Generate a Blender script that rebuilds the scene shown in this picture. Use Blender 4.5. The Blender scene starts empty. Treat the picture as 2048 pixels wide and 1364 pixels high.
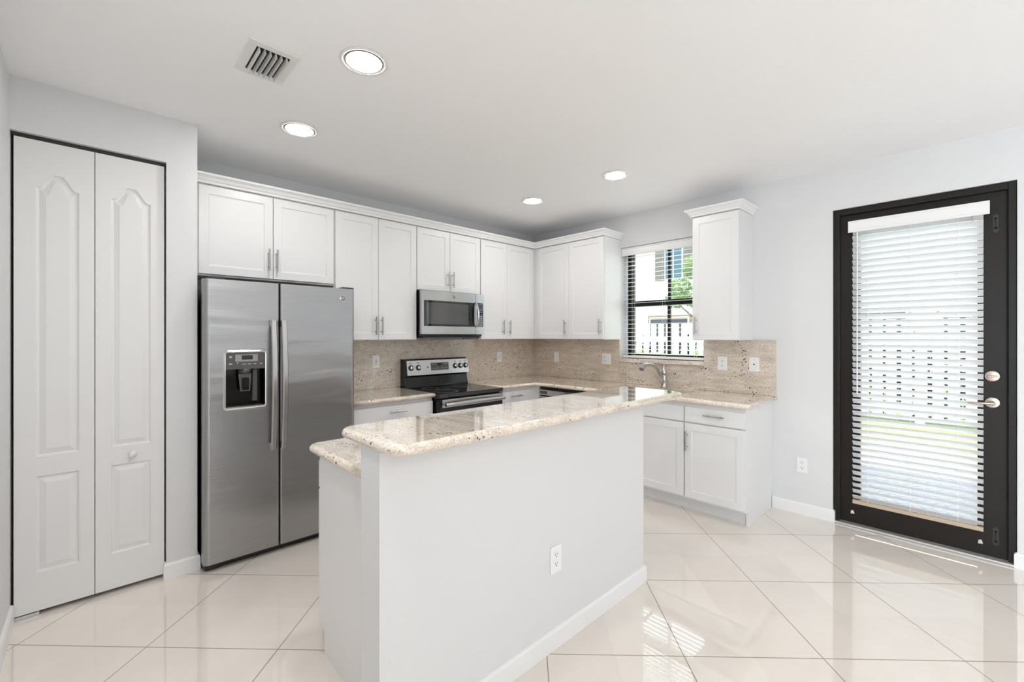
import bpy, math, random
from math import pi, sin, cos, radians
from mathutils import Vector
from mathutils.geometry import tessellate_polygon

S = bpy.context.scene
COL = S.collection
random.seed(7)

# ------------------------------------------------------------------ camera
YAW = 0.80899                      # angle from +X (along back wall) to the view direction
cam_d = bpy.data.cameras.new('camera')
cam = bpy.data.objects.new('camera', cam_d); COL.objects.link(cam)
cam.location = (0, 0, 1.41)
cam.rotation_euler = (pi/2, 0, YAW - pi/2)
cam_d.sensor_width = 36; cam_d.lens = 876.7/2048*36
cam_d.shift_y = -10/2048
cam_d.clip_start = .02; cam_d.clip_end = 200
S.camera = cam

# ------------------------------------------------------------------ light
W = bpy.data.worlds.new('sky'); S.world = W; W.use_nodes = True
bg = W.node_tree.nodes['Background']
bg.inputs['Color'].default_value = (.80, .90, 1.0, 1); _wn, _wl = W.node_tree.nodes, W.node_tree.links       # hazy sky, brighter around the sun
_tc = _wn.new('ShaderNodeTexCoord'); _dp = _wn.new('ShaderNodeVectorMath'); _dp.operation = 'DOT_PRODUCT'
_dp.inputs[1].default_value = (cos(radians(46)), 0, sin(radians(46)))
_mx = _wn.new('ShaderNodeMath'); _mx.operation = 'MAXIMUM'; _mx.inputs[1].default_value = 0
_pw = _wn.new('ShaderNodeMath'); _pw.operation = 'POWER'; _pw.inputs[1].default_value = 9
_ma = _wn.new('ShaderNodeMath'); _ma.operation = 'MULTIPLY_ADD'; _ma.inputs[1].default_value = 9; _ma.inputs[2].default_value = 2.4
_wl.new(_tc.outputs['Generated'], _dp.inputs[0]); _wl.new(_dp.outputs['Value'], _mx.inputs[0]); _wl.new(_mx.outputs[0], _pw.inputs[0])
_wl.new(_pw.outputs[0], _ma.inputs[0]); _wl.new(_ma.outputs[0], bg.inputs['Strength'])

def lamp(name, kind, loc, rot, energy, color=(1, 1, 1), **kw):
    d = bpy.data.lights.new(name, kind); o = bpy.data.objects.new(name, d); COL.objects.link(o)
    o.location = loc; o.rotation_euler = rot; d.energy = energy; d.color = color
    for k, v in kw.items(): setattr(d, k, v)
    return o
# sun from beyond the garden, onto the patio side of the house
lamp('sun', 'SUN', (12, 0, 10), (0, radians(44), 0), 5.5, (1, .97, .92), angle=radians(.6))
# unseen fill added behind the camera, standing in for daylight from a side opening
lamp('side_fill', 'AREA', (-3.45, -2.2, 1.4), (radians(90), 0, radians(-90)), 150, (.88, .95, 1.0), shape='RECTANGLE', size=3.0, size_y=2.2)

# unseen fill discs, added above and behind the camera
for lx, ly, le in ((.20, 1.15, 11.5), (1.0, -1.6, 12), (.7, -3.2, 14)):
    lamp('added_fill_disc', 'AREA', (lx, ly, 2.66), (0, 0, 0), le, (1, .985, .96), shape='DISK', size=.16)

vs = S.view_settings
vs.view_transform = 'Standard'; vs.look = 'None'; vs.gamma = 1; vs.use_curve_mapping = False
vs.exposure = 0.2
S.cycles.use_denoising = True
S.cycles.max_bounces = 14; S.cycles.diffuse_bounces = 8; S.cycles.glossy_bounces = 6
S.cycles.transparent_max_bounces = 24
S.cycles.caustics_reflective = False; S.cycles.caustics_refractive = False
S.cycles.sample_clamp_indirect = 8

# ------------------------------------------------------------------ materials
def new_mat(name):
    m = bpy.data.materials.new(name); m.use_nodes = True
    return m, m.node_tree.nodes, m.node_tree.links, m.node_tree.nodes['Principled BSDF']
def mat(name, col, rough=.5, metal=0, spec=.5, bump=None, coat=0, emit=None, estr=0, aniso=0):
    m, n, l, p = new_mat(name)
    p.inputs['Base Color'].default_value = (*col, 1)
    p.inputs['Roughness'].default_value = rough; p.inputs['Metallic'].default_value = metal
    p.inputs['Specular IOR Level'].default_value = spec; p.inputs['Coat Weight'].default_value = coat
    p.inputs['Anisotropic'].default_value = aniso
    if emit: p.inputs['Emission Color'].default_value = (*emit, 1); p.inputs['Emission Strength'].default_value = estr
    if bump:
        sc_, st, dist = bump
        g = n.new('ShaderNodeNewGeometry'); t = n.new('ShaderNodeTexNoise'); b = n.new('ShaderNodeBump')
        t.inputs['Scale'].default_value = sc_; t.inputs['Detail'].default_value = 3
        b.inputs['Strength'].default_value = st; b.inputs['Distance'].default_value = dist
        l.new(g.outputs['Position'], t.inputs['Vector']); l.new(t.outputs['Fac'], b.inputs['Height']); l.new(b.outputs['Normal'], p.inputs['Normal'])
    return m
def noise_mat(name, c1, c2, scale, rough, stretch=(1, 1, 1), bump=0, metal=0, detail=4, aniso=0, rvar=0, spec=.5):
    m, n, l, p = new_mat(name)
    g = n.new('ShaderNodeNewGeometry'); mp = n.new('ShaderNodeMapping'); t = n.new('ShaderNodeTexNoise'); r = n.new('ShaderNodeValToRGB')
    mp.inputs['Scale'].default_value = stretch; t.inputs['Scale'].default_value = scale; t.inputs['Detail'].default_value = detail
    l.new(g.outputs['Position'], mp.inputs['Vector']); l.new(mp.outputs['Vector'], t.inputs['Vector']); l.new(t.outputs['Fac'], r.inputs['Fac'])
    r.color_ramp.elements[0].position = .35; r.color_ramp.elements[0].color = (*c1, 1)
    r.color_ramp.elements[1].position = .65; r.color_ramp.elements[1].color = (*c2, 1)
    l.new(r.outputs['Color'], p.inputs['Base Color'])
    p.inputs['Roughness'].default_value = rough; p.inputs['Metallic'].default_value = metal; p.inputs['Anisotropic'].default_value = aniso
    p.inputs['Specular IOR Level'].default_value = spec
    if rvar:
        mr = n.new('ShaderNodeMapRange'); mr.inputs['To Min'].default_value = rough-rvar; mr.inputs['To Max'].default_value = rough+rvar
        l.new(t.outputs['Fac'], mr.inputs['Value']); l.new(mr.outputs['Result'], p.inputs['Roughness'])
    if bump:
        b = n.new('ShaderNodeBump'); b.inputs['Strength'].default_value = bump; b.inputs['Distance'].default_value = .002
        l.new(t.outputs['Fac'], b.inputs['Height']); l.new(b.outputs['Normal'], p.inputs['Normal'])
    return m

def granite(name, c_lo, c_hi, rough=.09, coat=0):
    m, n, l, p = new_mat(name)
    g = n.new('ShaderNodeNewGeometry')
    mp = n.new('ShaderNodeMapping'); mp.inputs['Rotation'].default_value = (.5, .35, .6); mp.inputs['Scale'].default_value = (5, 1.5, 9)
    l.new(g.outputs['Position'], mp.inputs['Vector'])
    t1 = n.new('ShaderNodeTexNoise'); t1.inputs['Scale'].default_value = 3.2; t1.inputs['Detail'].default_value = 9; t1.inputs['Roughness'].default_value = .72; t1.inputs['Distortion'].default_value = .7
    l.new(mp.outputs['Vector'], t1.inputs['Vector'])
    r1 = n.new('ShaderNodeValToRGB'); e = r1.color_ramp.elements
    e[0].position = .30; e[0].color = (*c_lo, 1); e[1].position = .68; e[1].color = (*c_hi, 1)
    mid = r1.color_ramp.elements.new(.5); mid.color = tuple((a+b)/2*k for a, b, k in zip(c_lo, c_hi, (1.02, 1, .97)))+(1,)
    l.new(t1.outputs['Fac'], r1.inputs['Fac'])
    # golden clouds
    t2 = n.new('ShaderNodeTexNoise'); t2.inputs['Scale'].default_value = 2.3; t2.inputs['Detail'].default_value = 3
    l.new(g.outputs['Position'], t2.inputs['Vector'])
    r2 = n.new('ShaderNodeValToRGB'); r2.color_ramp.elements[0].position = .52; r2.color_ramp.elements[1].position = .78
    r2.color_ramp.elements[0].color = (0, 0, 0, 1); r2.color_ramp.elements[1].color = (.5, .5, .5, 1)
    l.new(t2.outputs['Fac'], r2.inputs['Fac'])
    mx = n.new('ShaderNodeMix'); mx.data_type = 'RGBA'; mx.inputs['B'].default_value = (.60, .48, .31, 1)
    l.new(r2.outputs['Color'], mx.inputs['Factor']); l.new(r1.outputs['Color'], mx.inputs['A'])
    # fine grain
    t3 = n.new('ShaderNodeTexNoise'); t3.inputs['Scale'].default_value = 130; t3.inputs['Detail'].default_value = 2
    l.new(g.outputs['Position'], t3.inputs['Vector'])
    r3 = n.new('ShaderNodeValToRGB'); r3.color_ramp.elements[0].position = .30; r3.color_ramp.elements[1].position = .62
    r3.color_ramp.elements[0].color = (.78, .75, .72, 1); r3.color_ramp.elements[1].color = (1.06, 1.05, 1.04, 1)
    l.new(t3.outputs['Fac'], r3.inputs['Fac'])
    mm = n.new('ShaderNodeMix'); mm.data_type = 'RGBA'; mm.blend_type = 'MULTIPLY'; mm.inputs['Factor'].default_value = .8
    l.new(mx.outputs['Result'], mm.inputs['A']); l.new(r3.outputs['Color'], mm.inputs['B'])
    # dark garnet specks, clustered
    v = n.new('ShaderNodeTexVoronoi'); v.inputs['Scale'].default_value = 48; v.inputs['Randomness'].default_value = 1
    tw = n.new('ShaderNodeTexNoise'); tw.inputs['Scale'].default_value = 60; tw.inputs['Detail'].default_value = 2
    l.new(g.outputs['Position'], tw.inputs['Vector'])
    wa = n.new('ShaderNodeVectorMath'); wa.operation = 'MULTIPLY_ADD'; wa.inputs[1].default_value = (.022,)*3; l.new(tw.outputs['Color'], wa.inputs[0]); l.new(g.outputs['Position'], wa.inputs[2])
    l.new(wa.outputs[0], v.inputs['Vector'])
    t4 = n.new('ShaderNodeTexNoise'); t4.inputs['Scale'].default_value = 7; t4.inputs['Detail'].default_value = 2
    l.new(g.outputs['Position'], t4.inputs['Vector'])
    mr = n.new('ShaderNodeMapRange'); mr.inputs['From Min'].default_value = .36; mr.inputs['From Max'].default_value = .68; mr.inputs['To Min'].default_value = .02; mr.inputs['To Max'].default_value = .31
    l.new(t4.outputs['Fac'], mr.inputs['Value'])
    sb = n.new('ShaderNodeMath'); sb.operation = 'SUBTRACT'; l.new(mr.outputs['Result'], sb.inputs[0]); l.new(v.outputs['Distance'], sb.inputs[1])
    ml = n.new('ShaderNodeMath'); ml.operation = 'MULTIPLY'; ml.inputs[1].default_value = 18; ml.use_clamp = True; l.new(sb.outputs[0], ml.inputs[0])
    md = n.new('ShaderNodeMix'); md.data_type = 'RGBA'; md.inputs['B'].default_value = (.035, .022, .018, 1)
    l.new(ml.outputs[0], md.inputs['Factor']); l.new(mm.outputs['Result'], md.inputs['A'])
    v2 = n.new('ShaderNodeTexVoronoi'); v2.inputs['Scale'].default_value = 105; l.new(wa.outputs[0], v2.inputs['Vector'])
    s2 = n.new('ShaderNodeMath'); s2.operation = 'LESS_THAN'; s2.inputs[1].default_value = .19; l.new(v2.outputs['Distance'], s2.inputs[0])
    m2 = n.new('ShaderNodeMix'); m2.data_type = 'RGBA'; m2.inputs['B'].default_value = (.13, .085, .06, 1)
    k2 = n.new('ShaderNodeMath'); k2.operation = 'MULTIPLY'; k2.inputs[1].default_value = .7; l.new(s2.outputs[0], k2.inputs[0])
    l.new(k2.outputs[0], m2.inputs['Factor']); l.new(md.outputs['Result'], m2.inputs['A'])
    l.new(m2.outputs['Result'], p.inputs['Base Color'])
    p.inputs['Roughness'].default_value = rough; p.inputs['Specular IOR Level'].default_value = .6
    p.inputs['Coat Weight'].default_value = coat; p.inputs['Coat Roughness'].default_value = .03
    return m

def tile_floor():
    m, n, l, p = new_mat('polished_cream_tile')
    g = n.new('ShaderNodeNewGeometry'); sx = n.new('ShaderNodeSeparateXYZ'); l.new(g.outputs['Position'], sx.inputs[0])
    def M(op, a, b=None, c=None):
        q = n.new('ShaderNodeMath'); q.operation = op
        for i, x in enumerate((a, b, c)):
            if x is None: continue
            if isinstance(x, (int, float)): q.inputs[i].default_value = x
            else: l.new(x, q.inputs[i])
        return q.outputs[0]
    s = .604; k = 2**-.5; gw = .0042
    P = M('MULTIPLY', M('ADD', sx.outputs[0], sx.outputs[1]), k/s); Q = M('MULTIPLY', M('SUBTRACT', sx.outputs[0], sx.outputs[1]), k/s)
    P = M('SUBTRACT', P, 1.947/s - 20.5); Q = M('SUBTRACT', Q, .712/s - 20.5)
    dp = M('ABSOLUTE', M('SUBTRACT', M('FRACT', P), .5)); dq = M('ABSOLUTE', M('SUBTRACT', M('FRACT', Q), .5))
    d = M('MINIMUM', dp, dq)                 # distance (in tiles) from the joint
    gm = M('LESS_THAN', d, gw/s/2)
    cx = n.new('ShaderNodeCombineXYZ'); l.new(M('FLOOR', P), cx.inputs[0]); l.new(M('FLOOR', Q), cx.inputs[1])
    wn = n.new('ShaderNodeTexWhiteNoise'); l.new(cx.outputs[0], wn.inputs['Vector'])
    t = n.new('ShaderNodeTexNoise'); t.inputs['Scale'].default_value = 5; t.inputs['Detail'].default_value = 5
    l.new(g.outputs['Position'], t.inputs['Vector'])
    v = M('ADD', M('MULTIPLY', wn.outputs['Value'], .35), M('MULTIPLY', t.outputs['Fac'], .65))
    r = n.new('ShaderNodeValToRGB'); r.color_ramp.elements[0].position = .2; r.color_ramp.elements[1].position = .8
    r.color_ramp.elements[0].color = (.76, .695, .63, 1); r.color_ramp.elements[1].color = (.83, .775, .715, 1)
    l.new(v, r.inputs['Fac'])
    mx = n.new('ShaderNodeMix'); mx.data_type = 'RGBA'; mx.inputs['B'].default_value = (.26, .20, .15, 1)
    l.new(gm, mx.inputs['Factor']); l.new(r.outputs['Color'], mx.inputs['A']); l.new(mx.outputs['Result'], p.inputs['Base Color'])
    rr = n.new('ShaderNodeMapRange'); rr.inputs['To Min'].default_value = .03; rr.inputs['To Max'].default_value = .6
    l.new(gm, rr.inputs['Value']); l.new(rr.outputs['Result'], p.inputs['Roughness'])
    b = n.new('ShaderNodeBump'); b.inputs['Strength'].default_value = .3; b.inputs['Distance'].default_value = .001; b.invert = True
    l.new(gm, b.inputs['Height']); l.new(b.outputs['Normal'], p.inputs['Normal'])
    p.inputs['Specular IOR Level'].default_value = .8
    p.inputs['Coat Weight'].default_value = .6; p.inputs['Coat Roughness'].default_value = .015
    return m

def glass_mat(name, tint=(1, 1, 1), refl=1.45):
    m = bpy.data.materials.new(name); m.use_nodes = True; n = m.node_tree.nodes; l = m.node_tree.links
    n.clear(); o = n.new('ShaderNodeOutputMaterial'); mx = n.new('ShaderNodeMixShader'); tr = n.new('ShaderNodeBsdfTransparent')
    gl = n.new('ShaderNodeBsdfGlossy'); lw = n.new('ShaderNodeLayerWeight'); lw.inputs['Blend'].default_value = .5
    pw = n.new('ShaderNodeMath'); pw.operation = 'POWER'; pw.inputs[1].default_value = 5; l.new(lw.outputs['Facing'], pw.inputs[0])
    f = n.new('ShaderNodeMath'); f.operation = 'MULTIPLY_ADD'; f.inputs[1].default_value = .94; f.inputs[2].default_value = .04; l.new(pw.outputs[0], f.inputs[0])
    tr.inputs['Color'].default_value = (*tint, 1); gl.inputs['Roughness'].default_value = .01
    l.new(f.outputs[0], mx.inputs[0]); l.new(tr.outputs[0], mx.inputs[1]); l.new(gl.outputs[0], mx.inputs[2]); l.new(mx.outputs[0], o.inputs[0])
    return m
def slat_mat():
    m = bpy.data.materials.new('white_vinyl_slat'); m.use_nodes = True; n = m.node_tree.nodes; l = m.node_tree.links
    p = n['Principled BSDF']; p.inputs['Base Color'].default_value = (.74, .75, .76, 1); p.inputs['Roughness'].default_value = .4
    tl = n.new('ShaderNodeBsdfTranslucent'); tl.inputs['Color'].default_value = (.82, .86, .88, 1)
    mx = n.new('ShaderNodeMixShader'); mx.inputs[0].default_value = .08
    l.new(p.outputs[0], mx.inputs[1]); l.new(tl.outputs[0], mx.inputs[2]); l.new(mx.outputs[0], n['Material Output'].inputs[0])
    return m

m_wall = mat('white_wall_paint', (.71, .715, .725), .6, spec=.3, bump=(95, .26, .004))
m_ceil = mat('white_ceiling_paint', (.92, .925, .94), .8, spec=.2, bump=(70, .3, .004))
m_trim = mat('white_gloss_trim', (.82, .825, .83), .35)
m_cab = mat('white_cabinet_paint', (.77, .77, .775), .32)
m_toe = mat('toe_kick_paint', (.70, .71, .72), .5)
m_door = mat('white_door_paint', (.76, .76, .765), .38)
m_floor = tile_floor()
m_gran = granite('granite_slab', (.60, .52, .43), (.95, .90, .83), .05, 1)
m_gran_b = granite('granite_backsplash', (.52, .46, .405), (.79, .73, .66), .12)
m_steel = noise_mat('brushed_steel', (.37, .37, .373), (.43, .43, .43), 4, .30, (1.2, 1.2, 160), metal=1, aniso=.4, rvar=.05)
_n = m_steel.node_tree.nodes; _l = m_steel.node_tree.links; _g = _n.new('ShaderNodeNewGeometry'); _mp = _n.new('ShaderNodeMapping'); _t = _n.new('ShaderNodeTexNoise'); _b = _n.new('ShaderNodeBump')
_mp.inputs['Scale'].default_value = (1.6, 1, 7); _t.inputs['Scale'].default_value = 1; _t.inputs['Detail'].default_value = 1.5; _t.inputs['Distortion'].default_value = .6
_b.inputs['Strength'].default_value = .35; _b.inputs['Distance'].default_value = .02      # slightly wavy sheet
_l.new(_g.outputs['Position'], _mp.inputs['Vector']); _l.new(_mp.outputs['Vector'], _t.inputs['Vector']); _l.new(_t.outputs['Fac'], _b.inputs['Height']); _l.new(_b.outputs['Normal'], _n['Principled BSDF'].inputs['Normal'])
m_steel2 = mat('satin_steel', (.54, .53, .52), .22, 1)
m_steel_b = mat('bright_steel_trim', (.78, .78, .78), .18, 1)
m_nick = mat('brushed_nickel', (.42, .41, .40), .3, 1)
m_fauc = mat('satin_nickel_faucet', (.52, .51, .50), .22, 1)
m_brass = mat('antique_nickel_hardware', (.56, .48, .40), .3, 1)
m_black = mat('black_enamel', (.006, .006, .0065), .14, spec=.4)
m_blackm = mat('black_plastic', (.02, .02, .02), .5)
m_bglass = mat('black_glass', (.008, .008, .009), .04, spec=.8)
m_fgrey = mat('dark_fridge_side', (.035, .035, .037), .45)
m_mwglass = mat('tinted_oven_glass', (.06, .06, .06), .05, spec=1.0)
m_panel = mat('dark_grey_panel', (.085, .08, .078), .35)
m_lcd = mat('lcd_plate', (.30, .30, .30), .35)
m_icon = mat('light_grey_print', (.45, .45, .45), .4)
m_bronze = mat('dark_bronze_aluminium', (.013, .010, .008), .38, spec=.28)
m_glass = glass_mat('window_glass', (.98, .99, .99))
m_slat = slat_mat()
m_rail = mat('beige_bottom_rail', (.50, .41, .31), .5)
m_plate = mat('white_plastic_plate', (.84, .84, .84), .3)
m_slot = mat('dark_slot', (.03, .03, .03), .6)
m_alu = mat('aluminium_threshold', (.62, .62, .61), .35, .6)
m_lens = mat('lit_lamp_lens', (1, 1, 1), .5, emit=(1, .985, .96), estr=84)
m_vent = mat('white_vent_metal', (.78, .78, .77), .4)
m_dark = mat('duct_interior', (.02, .02, .02), .9)
m_clip = mat('clear_plastic_clip', (.62, .60, .56), .2)
m_sink = mat('steel_sink', (.62, .62, .62), .25, 1)
m_display = mat('clock_display', (.01, .015, .01), .1)
m_stucco = noise_mat('white_stucco', (.80, .77, .70), (.88, .86, .80), 30, .9)
m_tan = mat('tan_stucco_trim', (.42, .29, .20), .9)
m_shut = mat('grey_shutter', (.24, .215, .205), .7)
m_bluegl = mat('blue_reflecting_pane', (.05, .15, .23), .08, spec=.8)
m_greygl = mat('grey_reflecting_pane', (.05, .055, .065), .1, spec=.8)
m_fence = mat('white_vinyl_fence', (.86, .86, .85), .5)
m_leaf = noise_mat('tree_leaves', (.16, .30, .06), (.36, .55, .16), 3, .55)
m_hedge = noise_mat('hedge_leaves', (.20, .38, .05), (.50, .68, .16), 6, .55)
m_gapshade = noise_mat('gap_shade_leaves', (.018, .022, .016), (.035, .040, .032), 6, .7)  # near-black leaf colour stands for the shade behind the fence gaps
m_bark = noise_mat('bark', (.14, .10, .07), (.28, .22, .16), 14, .9, (1, 1, .2))
m_grass = noise_mat('lawn_grass', (.36, .48, .10), (.62, .70, .26), 26, .9)
m_conc = noise_mat('pale_concrete', (.70, .68, .64), (.80, .78, .74), 12, .8)
m_roof = mat('grey_roof_tile', (.30, .27, .25), .8)

def pavers():
    m, n, l, p = new_mat('grey_pavers')
    g = n.new('ShaderNodeNewGeometry'); mp = n.new('ShaderNodeMapping'); mp.inputs['Rotation'].default_value = (0, 0, .785); mp.inputs['Scale'].default_value = (4.4, 4.4, 1)
    b = n.new('ShaderNodeTexBrick'); b.inputs['Scale'].default_value = 1; b.inputs['Color1'].default_value = (.105, .12, .145, 1); b.inputs['Color2'].default_value = (.09, .10, .125, 1)
    b.inputs['Mortar'].default_value = (.05, .055, .065, 1); b.inputs['Mortar Size'].default_value = .03
    l.new(g.outputs['Position'], mp.inputs['Vector']); l.new(mp.outputs['Vector'], b.inputs['Vector']); l.new(b.outputs['Color'], p.inputs['Base Color'])
    p.inputs['Roughness'].default_value = .8
    return m
m_pav = pavers()

# ------------------------------------------------------------------ mesh helpers
class MB:
    def __init__(s): s.v = []; s.f = []; s.sm = []
    def add(s, vs, fs, smooth=False):
        b = len(s.v); s.v += [tuple(x) for x in vs]; s.f += [tuple(b+i for i in f) for f in fs]; s.sm += [smooth]*len(fs); return s
    def box(s, a, b):
        x0, x1 = sorted((a[0], b[0])); y0, y1 = sorted((a[1], b[1])); z0, z1 = sorted((a[2], b[2]))
        return s.add([(x0,y0,z0),(x1,y0,z0),(x1,y1,z0),(x0,y1,z0),(x0,y0,z1),(x1,y0,z1),(x1,y1,z1),(x0,y1,z1)],
              [(0,3,2,1),(4,5,6,7),(0,1,5,4),(1,2,6,5),(2,3,7,6),(3,0,4,7)])
    def tube(s, pts, r, n=12, caps=True):
        pts = [Vector(p) for p in pts]; rs = r if isinstance(r, (list, tuple)) else [r]*len(pts)
        rings = []; prev = None
        for i, p in enumerate(pts):
            t = (pts[min(i+1, len(pts)-1)] - pts[max(i-1, 0)]).normalized()
            if prev is None:
                up = Vector((0, 0, 1)) if abs(t.z) < .9 else Vector((1, 0, 0)); u = t.cross(up).normalized()
            else: u = (prev - t*prev.dot(t)).normalized()
            prev = u; w = t.cross(u)
            rings.append([p + (u*cos(2*pi*k/n) + w*sin(2*pi*k/n))*rs[i] for k in range(n)])
        b = len(s.v); vs = [q for R in rings for q in R]; fs = []
        for i in range(len(rings)-1):
            for k in range(n): a = i*n+k; c = i*n+(k+1) % n; fs.append((a, c, c+n, a+n))
        s.add(vs, fs, True)
        if caps:
            s.add(rings[0], [tuple(range(n))[::-1]]); s.add(rings[-1], [tuple(range(n))])
        return s
    def lathe(s, prof, c, axis='z', n=32, smooth=True):
        """prof: (r, h) list; revolve about axis through c"""
        vs = []; fs = []
        for r, h in prof:
            for k in range(n):
                a = 2*pi*k/n; u, w = r*cos(a), r*sin(a)
                q = (u, w, h) if axis == 'z' else ((h, u, w) if axis == 'x' else (w, h, u))
                vs.append((q[0]+c[0], q[1]+c[1], q[2]+c[2]))
        for i in range(len(prof)-1):
            for k in range(n): a = i*n+k; b2 = i*n+(k+1) % n; fs.append((a, b2, b2+n, a+n))
        fs.append(tuple(range(n))[::-1]); m_ = (len(prof)-1)*n; fs.append(tuple(m_+k for k in range(n)))
        return s.add(vs, fs, smooth)
    def prism(s, poly, z0, z1, f=lambda x, y, z: (x, y, z)):
        n = len(poly)
        vs = [f(x, y, z0) for x, y in poly] + [f(x, y, z1) for x, y in poly]
        return s.add(vs, [tuple(range(n))[::-1], tuple(range(n, 2*n))] + [(k, (k+1) % n, (k+1) % n+n, k+n) for k in range(n)])
    def build(s, name, m, parent=None, bevel=0, segs=2, autosmooth=False):
        me = bpy.data.meshes.new(name); me.from_pydata(s.v, [], s.f); me.validate()
        if len(me.polygons) == len(s.sm):
            for p, q in zip(me.polygons, s.sm): p.use_smooth = q
        import bmesh
        bm = bmesh.new(); bm.from_mesh(me); bmesh.ops.recalc_face_normals(bm, faces=bm.faces); bm.to_mesh(me); bm.free()
        me.materials.append(m)
        o = bpy.data.objects.new(name, me); COL.objects.link(o)
        if parent: o.parent = parent
        if bevel:
            b = o.modifiers.new('bevel', 'BEVEL'); b.width = bevel; b.segments = segs; b.limit_method = 'ANGLE'; b.angle_limit = radians(40)
        return o

def thing(name, label, cat, loc=(0, 0, 0), rz=0, group=None):
    o = bpy.data.objects.new(name, None); COL.objects.link(o); o.location = loc; o.rotation_euler = (0, 0, rz)
    o['label'] = label; o['category'] = cat; o.empty_display_size = .1
    if group: o['group'] = group
    return o
def tag(o, label, cat, group=None):
    o['label'] = label; o['category'] = cat
    if group: o['group'] = group
    return o
def struct(o):
    o['kind'] = 'structure'; return o
def dup(root, loc=None, rz=None, label=None):
    r = root.copy(); COL.objects.link(r)
    if loc is not None: r.location = loc
    if rz is not None: r.rotation_euler = (0, 0, rz)
    if label: r['label'] = label
    for ch in list(root.children):
        c = ch.copy(); COL.objects.link(c); c.parent = r
        for g in list(ch.children):
            d = g.copy(); COL.objects.link(d); d.parent = c
    return r

def offset(poly, d):
    """inset a CCW polygon by d"""
    n = len(poly); out = []
    for i in range(n):
        p0 = Vector(poly[i-1]); p = Vector(poly[i]); p1 = Vector(poly[(i+1) % n])
        a = (p-p0).normalized(); b = (p1-p).normalized()
        na = Vector((-a.y, a.x)); nb = Vector((-b.y, b.x)); m_ = (na+nb)
        m_ = m_/max(.3, m_.length_squared)*2
        out.append((p.x+m_.x*d, p.y+m_.y*d))
    return out
def rrect(x0, y0, x1, y1, r, n=6):
    """rounded rectangle CCW; r = radii (x0y0, x1y0, x1y1, x0y1)"""
    if not isinstance(r, (tuple, list)): r = (r,)*4
    out = []
    for (cx, cy, a0), rr in zip(((x0, y0, pi), (x1, y0, 1.5*pi), (x1, y1, 0), (x0, y1, .5*pi)), r):
        if rr <= 0: out.append((cx, cy)); continue
        ox = cx + (rr if cx == x0 else -rr); oy = cy + (rr if cy == y0 else -rr)
        for k in range(n+1): a = a0 + pi/2*k/n; out.append((ox+rr*cos(a), oy+rr*sin(a)))
    return out
def cap_with_holes(mb, outer, holes, f, flip=False):
    loops = [[Vector((x, y, 0)) for x, y in outer]] + [[Vector((x, y, 0)) for x, y in h] for h in holes]
    flat = [p for L in loops for p in L]
    tris = tessellate_polygon(loops)
    mb.add([f(p.x, p.y) for p in flat], [tuple(t) for t in tris])
def slab(outer, z0, z1, holes=(), edge=None, n=8):
    """stone slab with a rounded (bullnose) rim"""
    mb = MB(); h = z1-z0; r = h/2 if edge is None else edge; rings = []
    for k in range(n+1):
        a = -pi/2 + pi*k/n
        if edge is None: zz = (z0+z1)/2 + r*sin(a)
        else: zz = (z0+r+r*sin(a)) if a < 0 else (z1-r+r*sin(a))
        rings.append([(x, y, zz) for x, y in offset(outer, r*(1-cos(a)))])
    m_ = len(outer); vs = [q for R in rings for q in R]
    fs = [(i*m_+k, i*m_+(k+1) % m_, (i+1)*m_+(k+1) % m_, (i+1)*m_+k) for i in range(n) for k in range(m_)]
    mb.add(vs, fs, True)
    top = [(x, y) for x, y, z in rings[-1]]
    cap_with_holes(mb, top, holes, lambda x, y: (x, y, z1)); cap_with_holes(mb, [(x, y) for x, y, z in rings[0]], holes, lambda x, y: (x, y, z0))
    for H in holes:
        q = len(H); mb.add([(x, y, z0) for x, y in H]+[(x, y, z1) for x, y in H], [(k, (k+1) % q, (k+1) % q+q, k+q) for k in range(q)])
    return mb
def sweep(path, prof, closed=True):
    """sweep (out, z) profile along XY path; 'out' is to the right of travel"""
    mb = MB(); P = [Vector(p) for p in path]; rings = []
    for i, p in enumerate(P):
        d0 = (P[i]-P[i-1]).normalized() if i else (P[1]-P[0]).normalized()
        d1 = (P[i+1]-P[i]).normalized() if i < len(P)-1 else d0
        n0 = Vector((d0.y, -d0.x)); n1 = Vector((d1.y, -d1.x)); m_ = n0+n1; m_ = m_*2/m_.length_squared
        rings.append([(p.x+m_.x*o, p.y+m_.y*o, z) for o, z in prof])
    k = len(prof); fs = []
    for i in range(len(rings)-1):
        for j in range(k): fs.append((i*k+j, i*k+(j+1) % k, (i+1)*k+(j+1) % k, (i+1)*k+j))
    mb.add([q for R in rings for q in R], fs)
    mb.add(rings[0], [tuple(range(k))]); mb.add(rings[-1], [tuple(range(k))[::-1]])
    return mb

# ------------------------------------------------------------------ room shell
XB, YA, H = 4.06, 3.86, 2.685
XL, YP = -.297, 3.23           # left wall face, closet wall face
struct(MB().box((-3.6, -4.7, -.12), (XB+.20, YA+.2, 0)).build('floor', m_floor))
struct(MB().box((-3.8, -4.9, H), (XB+.20, YA+.2, H+.62)).build('ceiling', m_ceil))
struct(MB().box((-.6, YA, 0), (XB, YA+.2, H)).build('wall_back', m_wall))
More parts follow.
